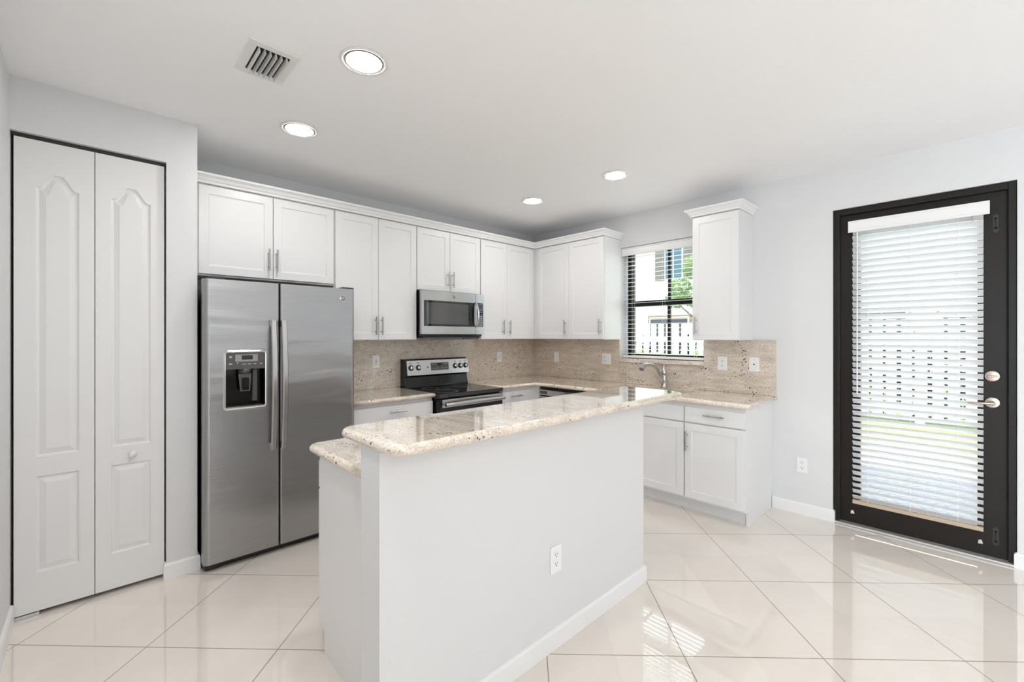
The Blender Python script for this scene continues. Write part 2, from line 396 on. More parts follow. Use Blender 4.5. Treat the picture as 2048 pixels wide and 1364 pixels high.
# window wall
def rects_with_holes(u0, u1, z0, z1, holes):
    us = sorted({u0, u1, *[h[0] for h in holes], *[h[1] for h in holes]}); zs = sorted({z0, z1, *[h[2] for h in holes], *[h[3] for h in holes]})
    out = []
    for i in range(len(us)-1):
        for j in range(len(zs)-1):
            a, b = (us[i]+us[i+1])/2, (zs[j]+zs[j+1])/2
            if not any(h[0] < a < h[1] and h[2] < b < h[3] for h in holes): out.append((us[i], us[i+1], zs[j], zs[j+1]))
    return out
WY0, WY1, WZ0, WZ1 = 1.69, 2.58, 1.165, 2.345
DY0, DY1, DZ1 = -.192, .7275, 2.362
w = MB()
for a, b, c, d in rects_with_holes(-4.7, YA+.2, 0, H, [(WY0, WY1, WZ0, WZ1), (DY0, DY1, 0, DZ1)]): w.box((XB, a, c), (XB+.2, b, d))
struct(w.build('wall_right', m_wall))
struct(MB().box((XL-.15, -.7, 0), (XL, YA, H)).build('wall_left', m_wall))
w = MB().box((XL, YP, 2.42), (.3055, YP+.11, H)).box((.3055, YP, 0), (.4526, YP+.11, H)).box((.3526, YP+.11, 0), (.4526, YA, H))
struct(w.build('wall_closet', m_wall))
# living area behind the camera
w = MB()
for a, b, c, d in rects_with_holes(-3.6, XB+.2, 0, H, []): w.box((a, -4.9, c), (b, -4.7, d))
struct(w.build('wall_rear', m_wall))
w = MB()
for a, b, c, d in rects_with_holes(-4.9, -.7, 0, H, [(-3.75, -.95, .2, 2.4)]): w.box((-3.8, a, c), (-3.6, b, d))
w.box((-3.8, -.7, 0), (XL-.15, -.55, H))
struct(w.build('wall_side', m_wall))

# island half wall
IX0, IX1, IY0, IY1, IZ = .66, 2.292, 1.305, 1.44, 1.04
isl = struct(MB().box((IX0, IY0, 0), (IX1, IY1, IZ)).build('wall_island', m_wall))
struct(MB().box((IX0-.003, IY0-.006, 1.014), (IX1+.003, IY0, IZ)).build('support_board', m_toe, isl))

# baseboards
BP = [(0, 0), (.014, 0), (.014, .078), (.009, .088), (.004, .09), (0, .09)]
def baseboard(name, path): return struct(sweep(path, BP).build(name, m_trim))
baseboard('baseboard_right', [(XB, 1.135), (XB, DY1), (XB+.03, DY1)])
baseboard('baseboard_right', [(XB+.03, DY0), (XB, DY0), (XB, -4.7)])
baseboard('baseboard_left', [(XL, -.7), (XL, YP+.02)])
baseboard('baseboard_closet', [(.3055, YP+.03), (.3055, YP), (.4526, YP), (.4526, YP+.12)])
baseboard('baseboard_island', [(IX0, IY0), (IX1, IY0), (IX1, IY1)])

# ------------------------------------------------------------------ bifold closet door
def bifold_leaf(x0, x1, z0, z1, panels, y, t=.03):
    """panels: list of (px0, px1, pz0, pz1, arch)"""
    mb = MB()
    def outline(a, b, c, d, arch, ins):
        a += ins; b -= ins; c += ins; d -= ins
        if not arch: return [(a, c), (b, c), (b, d), (a, d)]
        pts = [(a, c), (b, c), (b, d)]; N = 22
        for k in range(1, N):
            s_ = k/N; q = min(1, max(0, (min(s_, 1-s_)-.06)/.36)); pts.append((b+(a-b)*s_, d+arch*(3*q*q-2*q*q*q)))
        return pts+[(a, d)]
    outs = [outline(*p_, 0) for p_ in panels]
    outer = [(x0, z0), (x1, z0), (x1, z1), (x0, z1)]
    cap_with_holes(mb, outer, outs, lambda u, v: (u, y, v))
    for p_ in panels:
        rings = [[(u, y+dep, v) for u, v in outline(*p_, ins)] for ins, dep in ((0, 0), (.006, .007), (.012, .008), (.036, .001))]
        k = len(rings[0])
        for i in range(len(rings)-1): mb.add(rings[i]+rings[i+1], [(j, (j+1) % k, (j+1) % k+k, j+k) for j in range(k)])
        L = [Vector((p[0], p[2], 0)) for p in rings[-1]]
        mb.add(rings[-1], [tuple(t_) for t_ in tessellate_polygon([L])])
    mb.add([(x0,y,z0),(x1,y,z0),(x1,y+t,z0),(x0,y+t,z0),(x0,y,z1),(x1,y,z1),(x1,y+t,z1),(x0,y+t,z1)], [(0,1,2,3),(4,5,6,7),(1,2,6,5),(0,3,7,4),(2,3,7,6)])
    return mb
bif = thing('door_1', 'white two-leaf bifold closet door with arched moulded panels and a round knob', 'door'); del bif['label'], bif['category']; bif['kind'] = 'structure'
yd = 3.255
l1 = bifold_leaf(-.286, .0025, .022, 2.398, [(-.212, -.056, .80, 2.165, .07), (-.212, -.056, .215, .70, 0)], yd).build('door_leaf', m_door, bif)
l2 = bifold_leaf(.0055, .2975, .022, 2.398, [(.068, .236, .80, 2.165, .07), (.068, .236, .215, .70, 0)], yd).build('door_leaf', m_door, bif)
MB().lathe([(.010, 0), (.010, -.018), (.016, -.024), (.019, -.032), (.017, -.040), (.009, -.045), (.001, -.046)], (.156, yd, .752), 'y', 20).build('door_knob', m_door, l2)
MB().box((XL+.003, yd+.004, 2.401), (.3055, yd+.028, 2.42)).build('top_track', m_blackm, bif)
MB().box((-.26, yd+.006, 2.398), (-.252, yd+.016, 2.405)).box((-.22, yd+.006, 2.398), (-.212, yd+.016, 2.405)).box((.27, yd+.006, 2.398), (.278, yd+.016, 2.405)).build('track_pins', m_steel_b, bif)
MB().box((-.287, yd+.002, .001), (-.20, yd+.02, .016)).build('floor_bracket', m_alu, bif)

# ------------------------------------------------------------------ ceiling lights and vent
def ceiling_light(loc, label):
    t = thing('ceiling_light', label, 'ceiling light', loc, 0, 'recessed ceiling lights')
    return t
t0 = ceiling_light((.907, 1.945, H), 'largest lit round recessed ceiling light, beside the air vent, nearest the camera')
MB().lathe([(.084, -.001), (.090, -.006), (.100, -.0085), (.104, -.007), (.106, -.0005)], (0, 0, 0), n=48).build('trim_ring', m_vent, t0)
MB().lathe([(.001, -.0085), (.060, -.0085), (.0785, -.0072), (.0790, -.004)], (0, 0, 0), n=48).build('lamp_lens', m_lens, t0)
MB().lathe([(.0785, -.0065), (.0835, -.0065), (.0838, -.001)], (0, 0, 0), n=48).build('shadow_gap', m_bark, t0)
dup(t0, (.917, 2.860, H), label='lit round recessed ceiling light in front of the cabinet above the refrigerator')
dup(t0, (2.990, 2.850, H), label='lit round recessed ceiling light nearest the inner corner, smallest of the four')
dup(t0, (2.990, 1.946, H), label='lit round recessed ceiling light nearest the window wall, right of the corner one')

v = thing('ceiling_vent', 'white square louvred air vent in the ceiling near the camera', 'air vent', (.585, 2.265, H))
vx, vy, ox, oy = .102, .147, .068, .108
m = MB()
for a, b in (((-vx, -vy), (vx, -oy)), ((-vx, oy), (vx, vy)), ((-vx, -oy), (-ox, oy)), ((ox, -oy), (vx, oy))): m.box((*a, -.008), (*b, 0))
m.build('vent_frame', m_vent, v, .003)
MB().box((-ox, -oy, -.0035), (ox, oy, -.0005)).build('duct_opening', m_dark, v)
for k in range(6):
    x = -ox+.012+k*(2*ox-.024)/5
    mm_ = MB().add([(x-.003, -oy, -.003), (x+.002, -oy, -.026), (x+.0005, -oy, -.0255), (x-.0045, -oy, -.0025), (x-.003, oy, -.003), (x+.002, oy, -.026), (x+.0005, oy, -.0255), (x-.0045, oy, -.0025)],
        [(0,1,2,3),(4,5,6,7),(0,1,5,4),(1,2,6,5),(2,3,7,6),(3,0,4,7)]); mm_.build('louver', m_vent, v)

# ------------------------------------------------------------------ cabinets
def shaker(x0, x1, z0, z1, fr=.056, t=.019, flat=False):
    mb = MB()
    def ring(i, y): return [(x0+i, y, z0+i), (x1-i, y, z0+i), (x1-i, y, z1-i), (x0+i, y, z1-i)]
    R = [ring(0, t), ring(0, .002), ring(.002, 0)]
    if not flat: R += [ring(fr, 0), ring(fr+.003, .005), ring(fr+.012, .0065)]
    for i in range(len(R)-1): mb.add(R[i]+R[i+1], [(j, (j+1) % 4, (j+1) % 4+4, j+4) for j in range(4)])
    mb.add(R[-1], [(0, 1, 2, 3)]); mb.add(R[0], [(0, 3, 2, 1)])
    return mb
def pull(x, z, L=.155, vert=True):
    mb = MB()
    if vert:
        mb.tube([(x, -.032, z-L/2), (x, -.032, z+L/2)], .0062)
        for s_ in (-1, 1): mb.tube([(x, -.032, z+s_*L*.31), (x, .001, z+s_*L*.31)], .0042, 8)
    else:
        mb.tube([(x-L/2, -.032, z), (x+L/2, -.032, z)], .0062)
        for s_ in (-1, 1): mb.tube([(x+s_*L*.31, -.032, z), (x+s_*L*.31, .001, z)], .0042, 8)
    return mb
def cabinet(name, label, loc, rz, wdt, z0, z1, depth, doors=(), drawers=(), toe=False, panel=None):
    """local frame: x along the front, y from door face to wall, z up
       doors: (x0,x1,z0,z1,handle_x or None,handle_z)   drawers: (x0,x1,z0,z1,handle?)"""
    t = thing(name, label, 'cabinet', loc, rz, {'wall_cabinet': 'white wall cabinets', 'base_cabinet': 'white base cabinets'}.get(name))
    b = MB(); yb = .021
    b.box((0, yb, z0), (wdt, depth, z1))
    if toe == 'sink':
        b = MB().box((0, yb, z0), (.018, depth, z1)).box((wdt-.018, yb, z0), (wdt, depth, z1)).box((.018, yb, z0), (wdt-.018, depth, z0+.018)).box((.018, depth-.01, z0+.018), (wdt-.018, depth, z1)).box((.018, yb, z0+.018), (wdt-.018, yb+.018, z1))
    b.build('cabinet_body', m_cab, t, .0015)
    if toe: MB().box((0 if toe != 'end' else 0, yb+.07, 0), (wdt-(.018 if toe == 'end' else 0), depth-.01, z0)).build('toe_kick', m_toe, t)
    if toe == 'end': MB().box((wdt-.018, yb+.055, 0), (wdt, depth, z0)).build('end_panel_foot', m_cab, t)
    for x0, x1, a, c, hx, hz in doors:
        d = shaker(x0, x1, a, c).build('cabinet_door', m_cab, t)
        if hx is not None: pull(hx, hz).build('door_handle', m_nick, d)
    for x0, x1, a, c, hh in drawers:
        d = shaker(x0, x1, a, c, flat=True).build('drawer', m_cab, t)
        if hh: pull((x0+x1)/2 if hh is True else hh, (a+c)/2+.01, vert=False).build('drawer_handle', m_nick, d)
    return t
UY = 3.535; UX = 3.735; UD = YA-UY
g = .0015
ZT = 2.422
def A(x): return (x, UY, 0)
# above the refrigerator
cabinet('wall_cabinet', 'short wide white two-door wall cabinet above the refrigerator', A(.4545), 0, .9435, 1.815, 2.43, UD,
        [(.0475, .4955, 1.827, ZT, .4665, 1.963), (.4995, .9405, 1.827, ZT, .5195, 1.963)])
cabinet('wall_cabinet', 'tall white two-door wall cabinet between refrigerator and microwave', A(1.3995), 0, .7585, 1.375, 2.43, UD,
        [(.009, .377, 1.378, ZT, .3485, 1.498), (.3805, .7545, 1.378, ZT, .4035, 1.498)])
cabinet('wall_cabinet', 'short white two-door wall cabinet directly above the microwave', A(2.1595), 0, .7575, 1.836, 2.43, UD,
        [(.004, .3695, 1.842, ZT, .3415, 1.958), (.373, .7525, 1.842, ZT, .3985, 1.958)])
cabinet('wall_cabinet', 'tall white two-door wall cabinet in the corner right of the microwave', A(2.9185), 0, .8375, 1.375, 2.43, UD,
        [(.0065, .3765, 1.378, ZT, .310, 1.505), (.380, .770, 1.378, ZT, .4075, 1.505)])
# window wall: local x runs toward -Y
def B(y): return (UX, y, 0)
cabinet('wall_cabinet', 'tall white two-door wall cabinet on the window wall left of the window', B(3.5555), -pi/2, .9785, 1.375, 2.43, XB-UX,
        [(.070, .527, 1.378, ZT, .490, 1.505), (.530, .9755, 1.378, ZT, .9465, 1.505)])
cabinet('wall_cabinet', 'narrow white single-door wall cabinet right of the window', B(1.665), -pi/2, .380, 1.375, 2.43, XB-UX,
        [(.003, .377, 1.378, ZT, .038, 1.498)])
CP = [(-.02, 2.4315), (.010, 2.4315), (.012, 2.445), (.020, 2.452), (.028, 2.466), (.040, 2.476), (.047, 2.478), (.050, 2.492), (-.02, 2.492)]
tag(sweep([(.4535, UY), (UX, UY), (UX, 2.577), (XB-.001, 2.577)], CP).build('crown_molding', m_trim), 'long white L-shaped crown molding along the tops of the corner wall cabinets', 'molding')
tag(sweep([(XB-.001, 1.665), (UX, 1.665), (UX, 1.285), (XB-.001, 1.285)], CP).build('crown_molding', m_trim), 'short white crown molding atop the narrow cabinet right of the window', 'molding')

# base cabinets
BZ0, BZ1 = .105, .874
FY = 3.245; FX = 3.435
dz = (.725, .845); kz = (.122, .713)
cabinet('base_cabinet', 'white base cabinet with wide drawer between refrigerator and range', (1.402, FY, 0), 0, .742, BZ0, BZ1, YA-FY-.001,
        [(.003, .369, *kz, .335, .58), (.373, .739, *kz, .407, .58)], [(.003, .739, *dz, .395)], toe=True)
cabinet('base_cabinet', 'white corner base cabinet with small drawer right of the range', (2.918, FY, 0), 0, 1.141, BZ0, BZ1, YA-FY-.001,
        [(.003, .445, *kz, .41, .58)], [(.003, .445, *dz, True)], toe=True)
cabinet('base_cabinet', 'white sink base cabinet with false drawer front under the window', (FX, 2.572, 0), -pi/2, .975, BZ0, BZ1, XB-FX-.001,
        [(.003, .485, *kz, .45, .58), (.489, .971, *kz, .523, .58)], [(.003, .971, *dz, False)], toe='sink')
cabinet('base_cabinet', 'white end base cabinet with one drawer and one door beside the patio door wall', (FX, 1.596, 0), -pi/2, .457, BZ0, BZ1, XB-FX-.001,
        [(.004, .452, *kz, .027, .575)], [(.004, .452, *dz, .237)], toe='end')
MB_ = MB().box((FX+.021, 3.195, 0), (FX+.045, 3.2655, BZ1))
tag(MB_.build('corner_filler', m_cab), 'narrow white filler panel in the corner beside the dishwasher', 'filler panel')
# island cabinet (doors face the range)
cabinet('island_cabinet', 'white base cabinet of the island behind the half wall, end panel toward the closet', (2.285, 2.058, 0), pi, 1.545, BZ0, BZ1, .617,
        [(.003, .512, *kz, .47, .58), (.516, 1.028, *kz, .56, .58), (1.032, 1.542, *kz, 1.07, .58)], [(.003, .512, *dz, True), (.516, 1.028, *dz, True), (1.032, 1.542, *dz, True)], toe='end')

# ------------------------------------------------------------------ stone
CF, CXF = 3.208, 3.408
tag(slab([(1.393, CF), (2.146, CF), (2.146, YA-.001), (1.393, YA-.001)], .876, .915).build('countertop', m_gran),
    'short beige speckled granite countertop between refrigerator and range', 'countertop')
Lc = [(2.914, CF), (CXF, CF), (CXF, 1.13)] + [(CXF+.03-.03*cos(a), 1.13-.03*sin(a)) for a in (pi/6, pi/3, pi/2)] + [(XB-.001, 1.10), (XB-.001, YA-.001), (2.914, YA-.001)]
sink_hole = rrect(3.50, 1.70, 3.90, 2.42, .05)
tag(slab(Lc, .876, .915, holes=[sink_hole]).build('countertop', m_gran), 'L-shaped beige granite countertop running through the corner under the window', 'countertop')
tag(slab(rrect(.708, 1.441, 2.29, 2.122, (0, 0, .04, .05)), .876, .915).build('countertop', m_gran), 'lower beige granite countertop of the island, tucked below the raised bar', 'countertop')
tag(slab(rrect(.645, 1.178, 2.56, 1.605, (.07, .06, .05, .05)), 1.0405, 1.078, n=10).build('bar_top', m_gran), 'raised glossy granite bar top with rounded corners on the island half wall', 'bar top')

tag(MB().box((1.39, YA-.02, .9155), (XB-.021, YA-.0005, 1.374)).build('backsplash', m_gran_b, None, .001), 'long speckled granite backsplash behind the range on the back wall', 'backsplash')
tag(MB().box((XB-.02, 2.581, .9155), (XB-.0005, YA-.001, 1.374)).build('backsplash', m_gran_b, None, .001), 'granite backsplash slab on the window wall left of the window', 'backsplash')
tag(MB().box((XB-.02, 1.692, .9155), (XB-.0005, 2.580, 1.136)).build('backsplash', m_gran_b, None, .001), 'low granite backsplash slab behind the faucet below the window', 'backsplash')
tag(MB().box((XB-.02, 1.108, .9155), (XB-.0005, 1.691, 1.374)).build('backsplash', m_gran_b, None, .001), 'granite backsplash slab right of the window with two wall plates', 'backsplash')

for o_ in list(COL.objects):
    if o_.parent is None and o_.name.split('.')[0] in ('backsplash', 'countertop'): o_['group'] = 'granite '+('backsplash slabs' if 'back' in o_.name else 'countertops')
# ------------------------------------------------------------------ sink and faucet
sk = thing('kitchen_sink', 'rectangular steel undermount sink in the countertop under the window', 'sink', (3.70, 2.06, .876))
def basin(ins, z): return [(x-3.70, y-2.06, z) for x, y in offset(rrect(3.50, 1.70, 3.90, 2.42, .05), ins)]
rings = [basin(-.02, -.001), basin(-.001, -.001), basin(.004, -.17), basin(.03, -.195)]
m = MB(); k = len(rings[0])
for i in range(3): m.add(rings[i]+rings[i+1], [(j, (j+1) % k, (j+1) % k+k, j+k) for j in range(k)], i > 0)
m.add(rings[-1], [tuple(range(k))]); m.build('basin', m_sink, sk)
MB().lathe([(.001, -.190), (.042, -.190), (.045, -.194)], (0, 0, 0), n=24).build('drain', m_steel_b, sk)

fc = thing('faucet', 'brushed nickel single-lever kitchen faucet with curved spout under the window', 'faucet', (3.965, 2.04, .915))
MB().lathe([(.030, 0), (.030, .006), (.026, .012), (.0245, .05), (.024, .115), (.0235, .120)], (0, 0, 0)).build('faucet_body', m_fauc, fc)
MB().lathe([(.0225, .120), (.0225, .124), (.025, .128), (.0245, .150), (.020, .170), (.013, .190), (.008, .210), (.005, .222), (.001, .224)], (0, 0, 0)).build('lever_handle', m_fauc, fc)
pts = []
ctrl = [(-.010, .045), (-.040, .085), (-.085, .140), (-.140, .190), (-.200, .220), (-.260, .235), (-.320, .238), (-.365, .232), (-.400, .214)]
for i in range(len(ctrl)-1):
    p0 = ctrl[max(i-1, 0)]; p1 = ctrl[i]; p2 = ctrl[i+1]; p3 = ctrl[min(i+2, len(ctrl)-1)]
    for s_ in (0, .34, .67):
        q = [.5*(2*p1[j]+(p2[j]-p0[j])*s_+(2*p0[j]-5*p1[j]+4*p2[j]-p3[j])*s_**2+(3*p1[j]-p0[j]-3*p2[j]+p3[j])*s_**3) for j in (0, 1)]
        pts.append((q[0], 0, q[1]))
pts.append((-.400, 0, .214))
rs = [.0175-.0035*min(1, i/12) for i in range(len(pts))]
sp = MB().tube(pts, rs, 14).build('spout', m_fauc, fc)
MB().tube([(-.335, 0, .239), (-.368, 0, .233), (-.398, 0, .217), (-.418, 0, .197)], [.016, .0195, .0215, .0235], 16).build('spray_head', m_fauc, sp)

# ------------------------------------------------------------------ refrigerator
fr = thing('refrigerator', 'stainless steel side-by-side refrigerator with dispenser beside the closet', 'refrigerator', (.925, 3.12, 0))
def fx(x): return x-.925
MB().box((fx(.478), .085, .022), (fx(1.378), .70, 1.715)).build('cabinet_body', m_fgrey, fr, .006)
MB().box((fx(.485), .045, .004), (fx(1.375), .12, .046)).box((fx(.475), .03, .006), (fx(.56), .10, .034)).build('base_grille', m_blackm, fr, .008)
MB().box((fx(.48), .08, .05), (fx(1.376), .088, 1.74)).build('door_gasket', m_blackm, fr)
def fridge_door(x0, x1, z0, z1, rl, rr, hole=None):
    t = .076; mb = MB(); n = 8; L = []
    L.append((x0, t)); 
    for k in range(n+1): a = pi+pi/2*k/n; L.append((x0+rl+rl*cos(a), rl+rl*sin(a)))
    for k in range(n+1): a = 1.5*pi+pi/2*k/n; L.append((x1-rr+rr*cos(a), rr+rr*sin(a)))
    L.append((x1, t)); N = len(L); fi = n+1          # edge fi -> fi+1 is the flat front
    b = [(x, y, z0) for x, y in L]; c = [(x, y, z1) for x, y in L]
    for i in range(N):
        j = (i+1) % N
        if i == fi: continue
        mb.add([b[i], b[j], c[j], c[i]], [(0, 1, 2, 3)], 1 <= i <= n or n+2 <= i <= 2*n+1)
    mb.add(b, [tuple(range(N))]); mb.add(c, [tuple(range(N))[::-1]])
    cap_with_holes(mb, [(x0+rl, z0), (x1-rr, z0), (x1-rr, z1), (x0+rl, z1)], [hole] if hole else [], lambda u, v_: (u, 0, v_))
    return mb
hx0, hx1, hz0, hz1 = fx(.578), fx(.792), .968, 1.308
hole = rrect(hx0, hz0, hx1, hz1, .012)
dl = fridge_door(fx(.467), fx(.8755), .047, 1.752, .030, .010, hole).build('freezer_door', m_steel, fr)
dr = fridge_door(fx(.8825), fx(1.387), .047, 1.752, .010, .030).build('fridge_door', m_steel, fr)
# dispenser: bezel, cavity, control panel, paddle, tray
bz = MB(); o1 = offset(hole, -.014); o2 = offset(hole, -.006); k = len(hole)
R = [[(x, .000, z) for x, z in o1], [(x, -.007, z) for x, z in o2], [(x, -.006, z) for x, z in hole], [(x, .010, z) for x, z in offset(hole, .002)]]
for i in range(3): bz.add(R[i]+R[i+1], [(j, (j+1) % k, (j+1) % k+k, j+k) for j in range(k)], True)
bz.build('dispenser_bezel', m_steel_b, dl)
cv = MB(); h2 = offset(hole, .001)
cv.add([(x, .002, z) for x, z in h2]+[(x, .070, z) for x, z in offset(hole, .012)], [(j, (j+1) % k, (j+1) % k+k, j+k) for j in range(k)]+[tuple(range(k, 2*k))])
cv.build('dispenser_cavity', m_black, dl)
pn = MB().prism(rrect(hx0+.002, 1.205, hx1-.002, hz1-.002, (0, 0, .010, .010)), -.003, .04, lambda x, y, z: (x, z, y)).build('control_panel', m_panel, dl)
MB().box((hx0+.050, -.0045, 1.252), (hx1-.042, -.003, 1.296)).build('display_plate', m_lcd, dl)
MB().box((hx0+.084, -.0055, 1.264), (hx0+.144, -.0045, 1.290)).build('display_screen', m_display, dl)
for x, z, w_, h_ in ((.018, 1.275, .014, .012), (.016, 1.234, .018, .008), (.085, 1.234, .022, .004), (.115, 1.234, .022, .004), (.150, 1.234, .014, .005), (.185, 1.234, .012, .006)):
    MB().box((hx0+x, -.0038, z), (hx0+x+w_, -.003, z+h_)).build('panel_icon', m_icon, dl)
MB().lathe([(.0045, -.003), (.0045, -.006), (.001, -.007)], (hx0+.062, 0, 1.243), 'y', 12).build('indicator_light', m_steel_b, dl)
MB().lathe([(.034, 1.178), (.036, 1.190), (.040, 1.205)], (hx0+.108, .035, 0), 'z', 24).build('water_nozzle', m_panel, dl)
pd = MB(); cxp = hx0+.108
pd.add([(cxp-.036, .030, 1.175), (cxp+.036, .030, 1.175), (cxp+.026, .018, 1.065), (cxp-.026, .018, 1.065), (cxp-.036, .036, 1.175), (cxp+.036, .036, 1.175), (cxp+.026, .024, 1.065), (cxp-.026, .024, 1.065)],
       [(0,1,2,3),(4,5,6,7),(0,1,5,4),(1,2,6,5),(2,3,7,6),(3,0,4,7)]); pd.build('dispenser_paddle', m_panel, dl)
MB().box((cxp-.020, .012, 1.072), (cxp+.020, .017, 1.150)).build('paddle_window', m_bglass, dl)
MB().box((hx0+.152, .030, 1.0), (hx0+.176, .068, 1.2)).build('side_rib', m_panel, dl)
MB().box((hx0+.004, -.012, .968), (hx1-.004, .06, .976)).build('drip_tray', m_steel_b, dl)
tg = MB()
for q in range(12): tg.box((hx0+.012+q*.016, -.008, .976), (hx0+.022+q*.016, .05, .9785))
tg.build('tray_grate', m_blackm, dl)
# handles: bowed flat bars
def fridge_handle(xc):
    mb = MB(); N = 26; rings = []
    for i in range(N+1):
        s_ = i/N; z = .680+.832*s_; y = -.034-.030*sin(pi*s_); w_ = .0175-.002*cos(2*pi*s_)*0
        rings.append([(xc-w_, y+.010, z), (xc-w_, y+.003, z), (xc-w_+.006, y-.003, z), (xc+w_-.006, y-.003, z), (xc+w_, y+.003, z), (xc+w_, y+.010, z)])
    for i in range(N): mb.add(rings[i]+rings[i+1], [(j, (j+1) % 6, (j+1) % 6+6, j+6) for j in range(6)], False)
    mb.add(rings[0], [tuple(range(6))]); mb.add(rings[-1], [tuple(range(6))])
    for z in (.70, 1.49): mb.box((xc-.014, -.030, z-.02), (xc+.014, .001, z+.02))
    return mb
fridge_handle(fx(.836)).build('door_handle', m_steel2, dl, .001)
fridge_handle(fx(.925)-.0275).build('door_handle', m_steel2, dr, .001)
MB().box((fx(.50), .02, 1.7525), (fx(.58), .20, 1.772)).build('hinge_cover', m_fgrey, fr, .006)
MB().box((fx(1.30), .02, 1.7525), (fx(1.385), .20, 1.764)).build('hinge_cover', m_blackm, fr, .004)

def emblem(parent, cx, y, cz, r, disc_m, ink_m, axis='y'):
    """round badge with a ring and a cursive two-letter monogram"""
    d = MB().lathe([(r, y), (r, y-.002), (r*.97, y-.0025)], (cx, 0, cz), 'y', 28).build('badge', disc_m, parent)
    m_ = MB(); n = 28
    for rr_ in (r*.88,):
        m_.tube([(cx+rr_*cos(2*pi*i/n), y-.0028, cz+rr_*sin(2*pi*i/n)) for i in range(n+1)], r*.055, 6, caps=False)
    def stroke(pts_): m_.tube([(cx+r*a, y-.0028, cz+r*b) for a, b in pts_], r*.075, 6)
    stroke([(-.02, .42), (-.14, .55), (-.34, .45), (-.44, .18), (-.42, -.15), (-.25, -.38), (-.05, -.30), (.02, -.05), (-.14, -.02)])
    stroke([(-.02, -.02), (.03, -.35), (-.05, -.58), (-.22, -.52)])
    stroke([(.46, .36), (.34, .52), (.16, .42), (.16, .18), (.32, .06), (.14, -.05), (.10, -.30), (.24, -.46), (.46, -.34), (.52, -.20)])
    for q in range(4):
        a = pi/4+q*pi/2; m_.tube([(cx+r*.74*cos(a-.25), y-.0028, cz+r*.74*sin(a-.25)), (cx+r*.64*cos(a), y-.0028, cz+r*.64*sin(a)), (cx+r*.74*cos(a+.25), y-.0028, cz+r*.74*sin(a+.25))], r*.04, 6)
    m_.build('badge_monogram', ink_m, d if parent.parent is None else parent)
emblem(dr, fx(1.289), 0, 1.679, .0195, m_steel_b, m_blackm)

# ------------------------------------------------------------------ range
rg = thing('kitchen_range', 'freestanding electric range, black glass cooktop with steel control panel', 'stove', (2.53, 3.17, 0))
X0, X1 = -.377, .377
MB().box((X0+.003, .05, .08), (X1-.003, .66, .895)).box((X0+.01, .07, .0), (X1-.01, .6, .08)).build('range_body', m_black, rg, .003)
ct = MB().prism(rrect(X0, 0, X1, .62, .012), .866, .9045).build('cooktop', m_bglass, rg, .005)
for bx_, by_, r_ in ((-.19, .16, .115), (.19, .16, .095), (-.19, .42, .085), (.19, .42, .11)):
    br = MB()
    for q in (r_, r_-.014): br.tube([(bx_+q*cos(2*pi*i/40), by_+q*sin(2*pi*i/40), .9046) for i in range(41)], .0009, 4, caps=False)
    br.build('burner_ring', m_panel, ct)
dd = MB().box((X0+.006, .004, .20), (X1-.006, .050, .858)).build('oven_door', m_black, rg, .006)
MB().box((X0+.035, -.002, .784), (X1-.010, .004, .853)).build('door_band', m_steel2, dd, .001)
MB().box((X0+.10, .001, .36), (X1-.10, .0045, .70)).build('oven_window', m_mwglass, dd)
hb = MB().tube([(X0+.045, -.040, .812)]+[(X0+.045+(X1-X0-.08)*i/10, -.040-.016*sin(pi*i/10), .812+.008*sin(pi*i/10)) for i in range(1, 10)]+[(X1-.018, -.040, .812)], .0165, 14)
hb.tube([(X0+.065, -.042, .812), (X0+.065, .003, .812)], .012, 10).tube([(X1-.045, -.042, .812), (X1-.045, .003, .812)], .012, 10)
hb.build('oven_handle', m_steel2, dd)
MB().box((X0+.006, .010, .085), (X1-.006, .05, .190)).build('storage_drawer', m_black, rg, .005)
# backguard: riser, cap and tilted steel face
def wedge(x0, x1, pts): return MB().add([(x0, y, z) for y, z in pts]+[(x1, y, z) for y, z in pts], [tuple(range(len(pts))), tuple(range(len(pts), 2*len(pts)))]+[(i, (i+1) % len(pts), (i+1) % len(pts)+len(pts), i+len(pts)) for i in range(len(pts))])
gd = wedge(X0+.004, X1-.004, [(.555, .9055), (.562, .925), (.580, 1.01), (.570, 1.022), (.585, 1.175), (.600, 1.184), (.665, 1.184), (.665, .9055)]).build('control_housing', m_black, rg, .004)
fy = lambda z: .548+(z-1.022)*.16
wedge(X0+.016, X1+.004, [(fy(1.026)-.001, 1.026), (fy(1.172)-.001, 1.172), (fy(1.172)+.022, 1.174), (fy(1.026)+.022, 1.026)]).build('control_panel', m_steel2, rg, .002)
wedge(X0, X0+.016, [(fy(1.02)-.002, 1.02), (fy(1.178)-.002, 1.180), (.60, 1.184), (.60, 1.02)]).build('panel_end_cap', m_black, rg, .002)
def tilt_disc(mb, x, z, prof, n=24):
    y = fy(z)-.001
    vs = []; fs = []
    for r_, h_ in prof:
        for i in range(n):
            a = 2*pi*i/n; u_ = r_*cos(a); v_ = r_*sin(a); vs.append((x+u_, y-h_*.987+v_*.158, z+v_*.987+h_*.158))
    for i in range(len(prof)-1):
        for j in range(n): fs.append((i*n+j, i*n+(j+1) % n, (i+1)*n+(j+1) % n, (i+1)*n+j))
    fs.append(tuple((len(prof)-1)*n+j for j in range(n)))
    mb.add(vs, fs, True)
